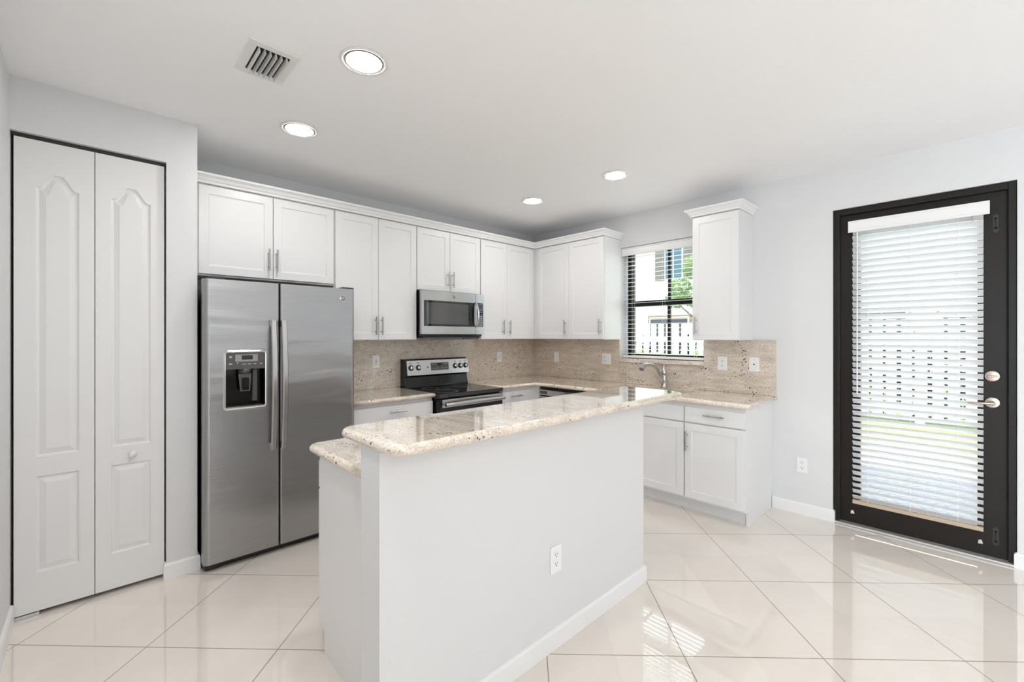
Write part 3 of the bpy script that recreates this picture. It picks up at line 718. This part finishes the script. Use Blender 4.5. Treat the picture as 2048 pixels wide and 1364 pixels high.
for kx in (-.318, -.236, .205, .272, .338):
    kb = MB(); tilt_disc(kb, kx, 1.100, [(.027, .0005), (.0275, .004), (.025, .005)]); kn = kb.build('knob_bezel', m_blackm, rg)
    kb = MB(); tilt_disc(kb, kx+.004, 1.100, [(.0215, .005), (.0205, .022), (.017, .025), (.001, .0255)]); kb.build('control_knob', m_steel_b, kn)
    kb = MB(); z_ = 1.100; kb.box((kx+.001, fy(z_)-.029, z_-.020), (kx+.007, fy(z_)-.024, z_+.020)); kb.build('knob_pointer', m_blackm, kn)
dp_ = wedge(-.092, .122, [(fy(1.066)-.004, 1.066), (fy(1.142)-.004, 1.142), (fy(1.142), 1.142), (fy(1.066), 1.066)]).build('clock_panel', m_panel, rg, .003)
for i, (x, z) in enumerate([(-.080, 1.125), (-.055, 1.126), (.075, 1.127), (.095, 1.127), (-.070, 1.085), (-.045, 1.085), (-.02, 1.085), (.03, 1.085), (.06, 1.085), (.09, 1.086)]): MB().box((x, fy(z)-.0048, z-.003), (x+.012, fy(z)-.004, z+.004)).build('button_mark', m_icon, dp_)
MB().box((-.012, fy(1.12)-.0055, 1.108), (.034, fy(1.12)-.002, 1.132)).build('clock_digits', m_display, dp_)
MB().box((-.135, fy(1.10)-.003, 1.092), (-.123, fy(1.10), 1.106)).build('indicator_mark', m_blackm, rg)
for kx in (-.318, -.236, .205, .272, .338): 
    MB().box((kx-.014, fy(1.145)-.002, 1.143), (kx+.014, fy(1.145)+.0005, 1.149)).build('printed_mark', m_shut, rg)
    MB().box((kx-.010, fy(1.060)-.002, 1.052), (kx+.010, fy(1.06)+.0005, 1.056)).build('printed_mark', m_shut, rg)

# ------------------------------------------------------------------ microwave
mw = thing('microwave', 'stainless over-the-range microwave with dark window under the short cabinet', 'microwave', (2.53, 3.46, 0))
a0, a1 = -.368, .372
MB().box((a0+.004, .03, 1.405), (a1-.004, .398, 1.834)).build('microwave_body', m_black, mw, .003)
MB().box((a0+.03, .035, 1.392), (a1-.03, .33, 1.405)).build('grease_filters', m_blackm, mw)
# face with two openings
fmb = MB(); fo = [(a0, 1.428), (a1, 1.428), (a1, 1.832), (a0, 1.832)]
wh = rrect(a0+.024, 1.502, .248, 1.742, .006); ch = rrect(.280, 1.502, a1-.012, 1.746, .006)
cap_with_holes(fmb, fo, [wh, ch], lambda u, v_: (u, 0, v_))
for Hh in (wh, ch):
    k = len(Hh); fmb.add([(x, 0, z) for x, z in Hh]+[(x, .006, z) for x, z in Hh], [(j, (j+1) % k, (j+1) % k+k, j+k) for j in range(k)])
fmb.add([(a0, 0, 1.428), (a1, 0, 1.428), (a1, 0, 1.832), (a0, 0, 1.832), (a0, .03, 1.428), (a1, .03, 1.428), (a1, .03, 1.832), (a0, .03, 1.832)], [(0, 1, 5, 4), (1, 2, 6, 5), (2, 3, 7, 6), (3, 0, 4, 7)])
fd = fmb.build('microwave_door', m_steel2, mw)
MB().prism(offset(wh, -.001), .004, .012, lambda x, y, z: (x, z, y)).build('door_window', m_bglass, fd)
MB().prism(rrect(a0+.055, 1.522, .175, 1.722, .01), .0030, .005, lambda x, y, z: (x, z, y)).build('inner_screen', m_mwglass, fd)
cpn = MB().prism(offset(ch, -.001), .004, .012, lambda x, y, z: (x, z, y)).build('control_panel', m_bglass, mw)
kp = MB()
for i in range(3):
    for j in range(7): kp.box((.290+i*.022, .0032, 1.515+j*.022), (.302+i*.022, .004, 1.524+j*.022))
kp.build('keypad', m_icon, cpn)
MB().box((.290, .0032, 1.690), (.350, .004, 1.725)).build('display_screen', m_display, cpn)
MB().box((.262, -.0008, 1.428), (.264, .0, 1.832)).build('door_seam', m_blackm, mw)
hw = MB(); N = 20; rings = []
for i in range(N+1):
    s_ = i/N; z = 1.497+.255*s_; y = -.010-.040*sin(pi*s_)**.7; xx = .262
    rings.append([(xx-.010, y+.007, z), (xx-.010, y, z), (xx-.005, y-.004, z), (xx+.005, y-.004, z), (xx+.010, y, z), (xx+.010, y+.007, z)])
for i in range(N): hw.add(rings[i]+rings[i+1], [(j, (j+1) % 6, (j+1) % 6+6, j+6) for j in range(6)])
hw.add(rings[0], [tuple(range(6))]); hw.add(rings[-1], [tuple(range(6))])
hw.build('door_handle', m_steel_b, fd, .001)
bt = MB()
for x in (.285, .318, .346): bt.lathe([(.009 if x < .3 else .006, 0), (.008 if x < .3 else .005, -.003)], (x, 0, 1.462), 'y', 14)
bt.build('buttons', m_steel_b, mw)
emblem(fd, -.012, 0, 1.787, .0165, m_steel_b, m_blackm)

# ------------------------------------------------------------------ dishwasher
dw = thing('dishwasher', 'dishwasher with dark control strip under the corner counter left of the sink', 'dishwasher', (FX, 3.190, 0), -pi/2)
MB().box((.006, .03, .10), (.610, .58, .868)).build('tub', m_blackm, dw)
ddw = MB().box((.006, -.002, .12), (.610, .03, .775)).build('dishwasher_door', m_steel2, dw, .004)
MB().box((.006, -.006, .785), (.610, .03, .846)).build('control_strip', m_steel2, dw, .004)
MB().box((.030, -.0075, .800), (.125, -.006, .832)).build('brand_plate', m_panel, dw)
MB().tube([(.05, -.035, .740), (.566, -.035, .740)], .011, 12).tube([(.07, -.035, .74), (.07, 0, .74)], .008, 8).tube([(.546, -.035, .74), (.546, 0, .74)], .008, 8).build('door_handle', m_steel2, ddw)
MB().box((.012, .06, 0), (.604, .1, .10)).build('kick_plate', m_blackm, dw)

# ------------------------------------------------------------------ wall plates
def plate(label, cat, loc, rz, kind='outlet', wdt=.072, hgt=.116):
    """local: faces -Y, x across"""
    t = thing('outlet_plate' if kind != 'jack' else 'jack_plate', label, cat, loc, rz, 'white wall plates')
    MB().prism(rrect(-wdt/2, -hgt/2, wdt/2, hgt/2, .004, 3), -.005, 0, lambda x, y, z: (x, z, y)).build('cover_plate', m_plate, t, .0015)
    def socket(cx):
        for cz in (.021, -.021):
            f = MB().prism(rrect(cx-.0165, cz-.014, cx+.0165, cz+.014, .009, 5), -.0065, -.005, lambda x, y, z: (x, z, y)).build('receptacle', m_plate, t)
            s_ = MB().box((cx-.0085, -.007, cz-.002), (cx-.006, -.0064, cz+.008)).box((cx+.006, -.007, cz-.001), (cx+.0085, -.0064, cz+.007)).lathe([(.003, -.007), (.003, -.0064)], (cx, 0, cz-.008), 'y', 10)
            s_.build('slots', m_slot, f)
        MB().lathe([(.003, -.0060), (.003, -.005)], (cx, 0, 0), 'y', 10).build('screw', m_vent, t)
    if kind == 'outlet': socket(0)
    if kind == 'decor':
        f = MB().box((-.017, -.0068, -.033), (.017, -.005, .033)).build('receptacle', m_plate, t, .001)
        s_ = MB()
        for cz in (.02, -.02): s_.box((-.0085, -.0074, cz-.002), (-.006, -.0068, cz+.008)).box((.006, -.0074, cz-.001), (.0085, -.0068, cz+.007)).lathe([(.003, -.0074), (.003, -.0068)], (0, 0, cz-.009), 'y', 10)
        s_.box((-.005, -.0074, -.004), (.005, -.0068, .004)); s_.build('slots', m_slot, f)
    if kind == 'double':
        socket(-.023)
        MB().box((.006, -.007, -.033), (.040, -.005, .033)).build('rocker_switch', m_plate, t, .001)
    if kind == 'switch': MB().box((-.017, -.007, -.033), (.017, -.005, .033)).build('rocker_switch', m_plate, t, .001)
    if kind == 'jack':
        MB().lathe([(.006, -.0062), (.006, -.005)], (0, 0, 0), 'y', 14).build('jack', m_slot, t)
        sc_ = MB()
        for cz in (.042, -.042): sc_.lathe([(.0028, -.0058), (.0028, -.005)], (0, 0, cz), 'y', 10)
        sc_.build('screws', m_lcd, t)
    return t
YF = YA-.0205; XF = XB-.0205
plate('white electrical outlet on the backsplash between refrigerator and range', 'outlet', (1.905, YF, 1.170), 0, 'decor')
plate('white electrical outlet on the backsplash right of the range', 'outlet', (3.455, YF, 1.165), 0, 'decor')
plate('white rocker switch plate on the window wall backsplash nearest the corner', 'switch', (XF, 3.455, 1.157), -pi/2, 'switch')
plate('wide white double plate with outlet and switch just left of the window', 'outlet', (XF, 2.742, 1.162), -pi/2, 'double', .118, .118)
plate('white duplex outlet on the backsplash just right of the window', 'outlet', (XF, 1.527, 1.168), -pi/2, 'outlet', .082, .12)
plate('white cover plate with one dark jack hole at the backsplash end', 'wall plate', (XF, 1.268, 1.170), -pi/2, 'jack', .078, .12)
plate('white duplex outlet low on the wall beside the patio door', 'outlet', (XB-.0005, .926, .388), -pi/2, 'outlet', .074, .118)
plate('white duplex outlet low on the face of the island half wall', 'outlet', (1.517, IY0-.0005, .398), 0, 'outlet', .074, .12)

hk = thing('cup_hook', 'tiny white ring hook on the end panel under the countertop end', 'hook', (3.725, 1.1385, .852), 0)
MB().lathe([(.006, 0), (.006, -.003), (.003, -.005)], (0, 0, 0), 'y', 12).build('hook_base', m_plate, hk)
MB().tube([(.011*cos(a*pi/8), -.006-.002*a/16, -.008+.011*sin(a*pi/8)) for a in range(3, 17)], .0018, 8).build('ring', m_plate, hk)

# ------------------------------------------------------------------ kitchen window
wn = thing('window_1', '', ''); del wn['label'], wn['category']; wn['kind'] = 'structure'
fxw = XB+.115
m = MB()
m.box((fxw, WY1-.018, WZ0+.012), (fxw+.06, WY1-.075, WZ1)).box((fxw, WY0, WZ0+.012), (fxw+.06, WY0+.055, WZ1))
m.box((fxw, WY0, WZ0+.012), (fxw+.06, WY1-.018, WZ0+.06)).box((fxw, WY0, WZ1-.05), (fxw+.06, WY1-.018, WZ1))
m.build('window_frame', m_bronze, wn, .003)
MB().box((fxw-.012, WY0+.05, 1.722), (fxw+.045, WY1-.07, 1.778)).build('meeting_rail', m_bronze, wn, .003)
MB().box((fxw+.005, 2.087, WZ0+.05), (fxw+.035, 2.114, 1.73)).box((fxw+.020, 2.090, 1.77), (fxw+.045, 2.117, WZ1-.04)).build('muntin', m_bronze, wn, .002)
MB().box((fxw+.024, WY0+.04, WZ0+.05), (fxw+.028, WY1-.06, WZ1-.04)).build('window_pane', m_glass, wn)
MB().box((fxw, WY1-.018, WZ0), (fxw+.06, WY1, WZ1)).build('window_casing', m_trim, wn)
struct(MB().box((XB-.040, WY0+.001, 1.137), (XB-.0003, WY1-.001, 1.177)).box((XB-.0003, WY0+.001, 1.166), (XB+.115, WY1-.001, 1.177)).build('window_sill', m_gran, None, .004))
bpy.data.objects['window_sill'].name = 'trim_1'

def blind(name, label, slat_m, x, y0, y1, ztop, zbot, pitch, tilt, width, vz, vy, rail_m, rail_h, cords, wand_y=None, wand_len=.5, vthick=.03, rail_w=None, drop=0):
    """slats run along Y between y0 and y1, centred on x"""
    t = thing(name, label, 'blind', (x, (y0+y1)/2, zbot)); cy = (y0+y1)/2
    sl = MB(); n = round((ztop-zbot)/pitch); pitch = (ztop-zbot)/n
    hw_ = width/2
    for i in range(n):
        z = ztop-pitch*(i+.5)-zbot
        p = []
        for s_ in (-1, -.5, 0, .5, 1):                   # gently crowned slat
            p.append((s_*hw_*cos(tilt), -s_*hw_*sin(tilt)+.0016*(1-s_*s_)))
        top_ = [(a, b+.0013) for a, b in p]; bot_ = [(a, b-.0013) for a, b in p][::-1]; loop = top_+bot_; k_ = len(loop)
        A_ = [(a, y0-cy, z+b) for a, b in loop]; B_ = [(a, y1-cy, z+b) for a, b in loop]
        sl.add(A_+B_, [tuple(range(k_)), tuple(range(k_, 2*k_))[::-1]]+[(j, (j+1) % k_, (j+1) % k_+k_, j+k_) for j in range(k_)])
    sl.build('slats', slat_m, t)
    MB().box((-.028, y0-cy, ztop-zbot+.005), (.026, y1-cy, vz[1]-zbot-.012)).build('headrail', m_plate, t)
    va = MB(); a, b = vy
    va.prism([(-.030-vthick*.3, vz[0]-zbot), (-.026-vthick*.3, vz[0]-zbot-.004), (-.022, vz[0]-zbot), (-.022, vz[1]-zbot), (-.036, vz[1]-zbot), (-.040, vz[1]-zbot-.010), (-.034, vz[1]-zbot-.018), (-.034, vz[0]-zbot+.016), (-.039, vz[0]-zbot+.008)], a-cy, b-cy, lambda p_, q_, r_: (p_, r_, q_))
    va.build('valance', m_plate, t)
    rw = rail_w or width*.5
    MB().box((-rw, y0-cy, -rail_h), (rw, y1-cy, 0)).build('bottom_rail', rail_m, t, .003)
    cd = MB()
    for q_ in cords:
        for xo in (-hw_*cos(tilt)-.001, hw_*cos(tilt)+.001): cd.tube([(xo, q_-cy, 0), (xo, q_-cy, ztop-zbot)], .0009, 5)
    cd.build('ladder_cords', m_plate, t)
    if wand_y is not None: MB().tube([(-.030, wand_y-cy, ztop-zbot), (-.033, wand_y-cy, ztop-zbot-wand_len)], .004, 8).build('tilt_wand', m_plate, t)
    if drop:
        MB().tube([(-.030, y0+.045-cy, ztop-zbot+.01), (-.034, y0+.045-cy, ztop-zbot-drop)], .0008, 5).build('pull_cord', m_plate, t)
        MB().lathe([(.003, 0), (.006, -.012), (.0065, -.03), (.001, -.031)], (-.034, y0+.045-cy, ztop-zbot-drop), 'z', 10).build('cord_tassel', m_rail, t)
    return t
blind('window_blind', 'open white horizontal blind hanging in the kitchen window', m_plate, XB+.055, WY0+.012, WY1-.010, 2.262, 1.205, .0437, radians(-3), .050,
      (2.262, 2.342), (WY0+.002, WY1-.002), m_plate, .022, (1.80, 2.12, 2.46), None)
# ------------------------------------------------------------------ patio door
dx = XB+.045
dr2 = thing('door_2', '', ''); del dr2['label'], dr2['category']; dr2['kind'] = 'structure'
m = MB(); m.box((dx-.03, DY1-.001, .015), (dx+.09, DY1-.040, DZ1-.001)).box((dx-.03, DY0+.001, .015), (dx+.09, DY0+.036, DZ1-.001)).box((dx-.03, DY0+.036, DZ1-.045), (dx+.09, DY1-.040, DZ1-.001))
m.build('door_frame', m_bronze, dr2, .003)
MB().box((XB-.012, DY0+.004, .0005), (dx+.10, DY1-.004, .016)).build('threshold', m_alu, dr2, .004)
GY0, GY1, GZ0, GZ1 = -.026, .568, .195, 2.185
LY0, LY1, LZ0, LZ1 = DY0+.0365, DY1-.0405, .0175, DZ1-.0455
m = MB()
for a, b, c, d in rects_with_holes(LY0, LY1, LZ0, LZ1, [(GY0, GY1, GZ0, GZ1)]): m.box((dx, a, c), (dx+.045, b, d))
lf = m.build('door_leaf', m_bronze, dr2)
m = MB(); e = .010
m.box((dx-.004, GY0-e, GZ0-e), (dx, GY0, GZ1+e)).box((dx-.004, GY1, GZ0-e), (dx, GY1+e, GZ1+e)).box((dx-.004, GY0, GZ1), (dx, GY1, GZ1+e)).box((dx-.004, GY0, GZ0-e), (dx, GY1, GZ0))
m.build('glass_bead', m_bronze, lf, .001)
MB().box((dx+.020, GY0, GZ0), (dx+.024, GY1, GZ1)).build('glass_pane', m_glass, dr2)
for z in (1.157, .990): MB().lathe([(.036, 0), (.036, -.006), (.031, -.012), (.026, -.013)], (dx, -.092, z), 'x', 32).build('lock_rose', m_brass, lf)
MB().prism([(-.024, -.005), (.024, -.005), (.024, .005), (-.024, .005)], -.035, -.012, lambda a, b, c: (dx+c, -.092+a, 1.157+b)).build('deadbolt_turn', m_brass, lf, .003)
MB().lathe([(.011, -.012), (.011, -.072)], (dx, -.092, .990), 'x', 16).tube([(dx-.074, -.094, .990), (dx-.080, -.06, .990), (dx-.082, -.02, .987), (dx-.080, .016, .986)], [.009, .008, .007, .006], 10).build('lever_handle', m_brass, lf)
for z in (2.118, .150):
    f = MB().prism(rrect(-.014, -.058, .014, .058, .013, 6), -.004, 0, lambda a, b, c: (dx+c, -.105+a, z+b)).build('flush_bolt', m_blackm, lf, .001)
    MB().lathe([(.008, -.004), (.008, -.009)], (dx, -.105, z-.03), 'x', 12).box((dx-.007, -.107, z-.03), (dx-.004, -.103, z+.03)).lathe([(.006, -.004), (.006, -.008)], (dx, -.105, z+.03), 'x', 12).build('bolt_slide', m_bronze, f)
for y in (.612, -.040): 
    MB().prism([(-.011, -.010), (.012, -.012), (.010, .010), (-.004, .013)], -.018, 0, lambda a, b, c: (dx+c, y+a, .098+b)).build('blind_bracket', m_clip, lf, .002)
blind('door_blind', 'half-closed white horizontal blind mounted on the glazed patio door', m_slat, dx-.050, -.052, .606, 2.190, .205, .0445, radians(42), .050,
      (2.172, 2.252), (-.078, .628), m_rail, .026, (.060, .290, .515), .575, 1.20, rail_w=.014, drop=.02)

# ------------------------------------------------------------------ outside
G = -.10
struct(MB().box((XB+.2, -8, G-.1), (6.55, 14, G)).build('trim_patio_pavers', m_pav)).name = 'floor_patio'
struct(MB().box((6.55, -8, G-.1), (7.35, 14, G+.002)).build('floor_path', m_conc))
struct(MB().box((7.35, -20, G-.1), (40, 40, G)).build('floor_lawn', m_grass))
# fence: white vertical pickets on rails
fn = thing('picket_fence', 'long white fence of upright pickets with narrow gaps across the lawn', 'fence', (10, 3, G))
pk = MB(); y = -6.0; yy = []
while y < 9.5:
    w_ = random.choice((.135, .14, .145)); yy.append((y, y+w_)); y += w_+random.choice((.045, .05, .055, .06))
for a, b in yy: pk.box((-.012, a-3, .08), (.012, b-3, 1.80))
pk.build('pickets', m_fence, fn, .006)
MB().box((.012, -9, .25), (.05, 6.5, .37)).box((.012, -9, 1.36), (.05, 6.5, 1.48)).build('rails', m_fence, fn)
for q in range(8):
    MB().box((.014, -9+q*2.2-.06, 0), (.13, -9+q*2.2+.06, 1.82)).build('post', m_fence, fn, .006)

def leaf_cloud(mb, c, r, n, size, seed):
    R_ = random.Random(seed)
    for _ in range(n):
        while True:
            p = Vector((R_.uniform(-1, 1), R_.uniform(-1, 1), R_.uniform(-1, 1)))
            if p.length < 1: break
        p = p.normalized()*(p.length**.5); q_ = Vector((c[0]+p.x*r[0], c[1]+p.y*r[1], c[2]+p.z*r[2]))
        d1 = Vector((R_.gauss(0, 1), R_.gauss(0, 1), R_.gauss(0, 1))).normalized(); d2 = d1.orthogonal().normalized()
        s_ = size*R_.uniform(.6, 1.3)
        mb.add([q_+d1*s_, q_+d2*s_*.45+d1*s_*.1, q_-d1*s_, q_-d2*s_*.45+d1*s_*.1], [(0, 1, 2, 3)])
def hedge(name, label, x, y0, y1, h, depth, n, size, m_, seed):
    t = thing(name, label, 'hedge', (x, (y0+y1)/2, G)); mb = MB(); R_ = random.Random(seed); L_ = y1-y0
    for i in range(int(L_/.35)+1):
        cy_ = -L_/2+.17+i*.35
        leaf_cloud(mb, (R_.uniform(-.03, .03), cy_, h*.5), (depth/2, .26, h*.5*R_.uniform(.9, 1.08)), n, size, seed*31+i)
    mb.build('foliage', m_, t)
    st = MB()
    for i in range(int(L_/.7)+1): st.tube([(0, -L_/2+.3+i*.7, 0), (.02, -L_/2+.32+i*.7, h*.7)], [.02, .008], 6)
    st.build('stems', m_bark, t)
    return t
hedge('low_hedge', 'low bright green hedge in front of the white fence outside the kitchen window', 9.55, 3.6, 7.6, 1.20, .5, 420, .035, m_hedge, 3)
hedge('tall_hedge', 'dark hedge showing through the gaps behind the white fence', 10.6, -4.0, 9.3, 1.62, .55, 420, .06, m_gapshade, 5)  # leaf mass added as a dark backing, shade seen between the pickets

def tree(name, label, x, y, h, blobs, seed, m_=m_leaf):
    t = thing(name, label, 'tree', (x, y, G)); R_ = random.Random(seed)
    tr = MB().tube([(0, 0, 0), (.03, .02, h*.3), (-.03, .05, h*.55), (.02, .08, h*.85)], [.10, .08, .06, .03], 10)
    mb = MB()
    for i, (bx_, by_, bz_, rr_, n_) in enumerate(blobs):
        leaf_cloud(mb, (bx_, by_, bz_), (rr_, rr_, rr_*.75), n_, .055, seed*17+i)
        tr.tube([(0, .04, h*.42), (bx_*.5, by_*.5, bz_*.5+h*.24), (bx_, by_, bz_)], [.035, .022, .008], 6)
    tr.build('trunk', m_bark, t); mb.build('foliage', m_, t)
tree('garden_tree', 'leafy green tree behind the fence outside the kitchen window', 12.3, 5.0, 3.4,
     [(0, .25, 3.45, .50, 900), (0, .85, 2.95, .32, 420), (.1, 1.05, 2.55, .30, 320), (0, .35, 2.62, .42, 620), (-.2, -.6, 3.2, .7, 900), (.3, -.9, 2.6, .6, 700), (0, -.2, 3.9, .55, 700)], 4)

# neighbour house
HX = 17.0
nh = thing('neighbour_house', 'two-storey pale stucco house beyond the white fence', 'house', (HX, 4, G))
def hy(y): return y-4
MB().box((0, hy(-9), 0), (8, hy(20), 6.6)).build('wall', m_stucco, nh)
MB().prism([(hy(-9.6), 6.6), (hy(20.6), 6.6), (hy(15), 8.8), (hy(-4), 8.8)], -.5, 8.5, lambda a, b, c: (c, a, b)).build('roof', m_roof, nh)
def hwin(y0, y1, z0, z1, gm, surround=0, shutters=True, arch=False):
    z0 -= G; z1 -= G
    if surround: MB().box((-.06, hy(y0-surround), z0-surround), (.0, hy(y1+surround), z1+surround*.8)).build('window_surround', m_tan, nh, .02)
    f = MB().box((-.10, hy(y0-.06), z0-.06), (-.005, hy(y1+.06), z1+.06)).build('window_frame', m_trim, nh)
    MB().box((-.12, hy(y0), z0), (-.09, hy(y1), z1)).build('pane', gm, f)
    MB().box((-.13, hy((y0+y1)/2-.02), z0), (-.088, hy((y0+y1)/2+.02), z1)).build('muntin', m_trim if gm is m_bluegl else m_shut, f)
    if shutters:
        for a in (y0-.08-.42, y1+.09):
            s_ = MB().box((-.07, hy(a), z0-.02), (-.005, hy(a+.40), z1+.02))
            for j in range(12): s_.box((-.08, hy(a+.04), z0+.05+j*(z1-z0-.1)/12), (-.07, hy(a+.36), z0+.08+j*(z1-z0-.1)/12))
            s_.build('shutter', m_shut, nh)
hwin(7.96, 8.62, 3.72, 4.92, m_bluegl)
hwin(7.72, 9.29, .9, 2.13, m_greygl, surround=.16, shutters=False)
hwin(3.0, 3.7, 3.72, 4.92, m_bluegl)
hwin(1.31, 2.36, .9, 2.10, m_greygl, surround=.12, shutters=False)
hwin(-.55, .55, .9, 2.05, m_greygl, surround=.12, shutters=False)
hwin(13.0, 14.0, 3.72, 4.92, m_bluegl)
hwin(-4.5, -3.3, 3.72, 4.92, m_bluegl)
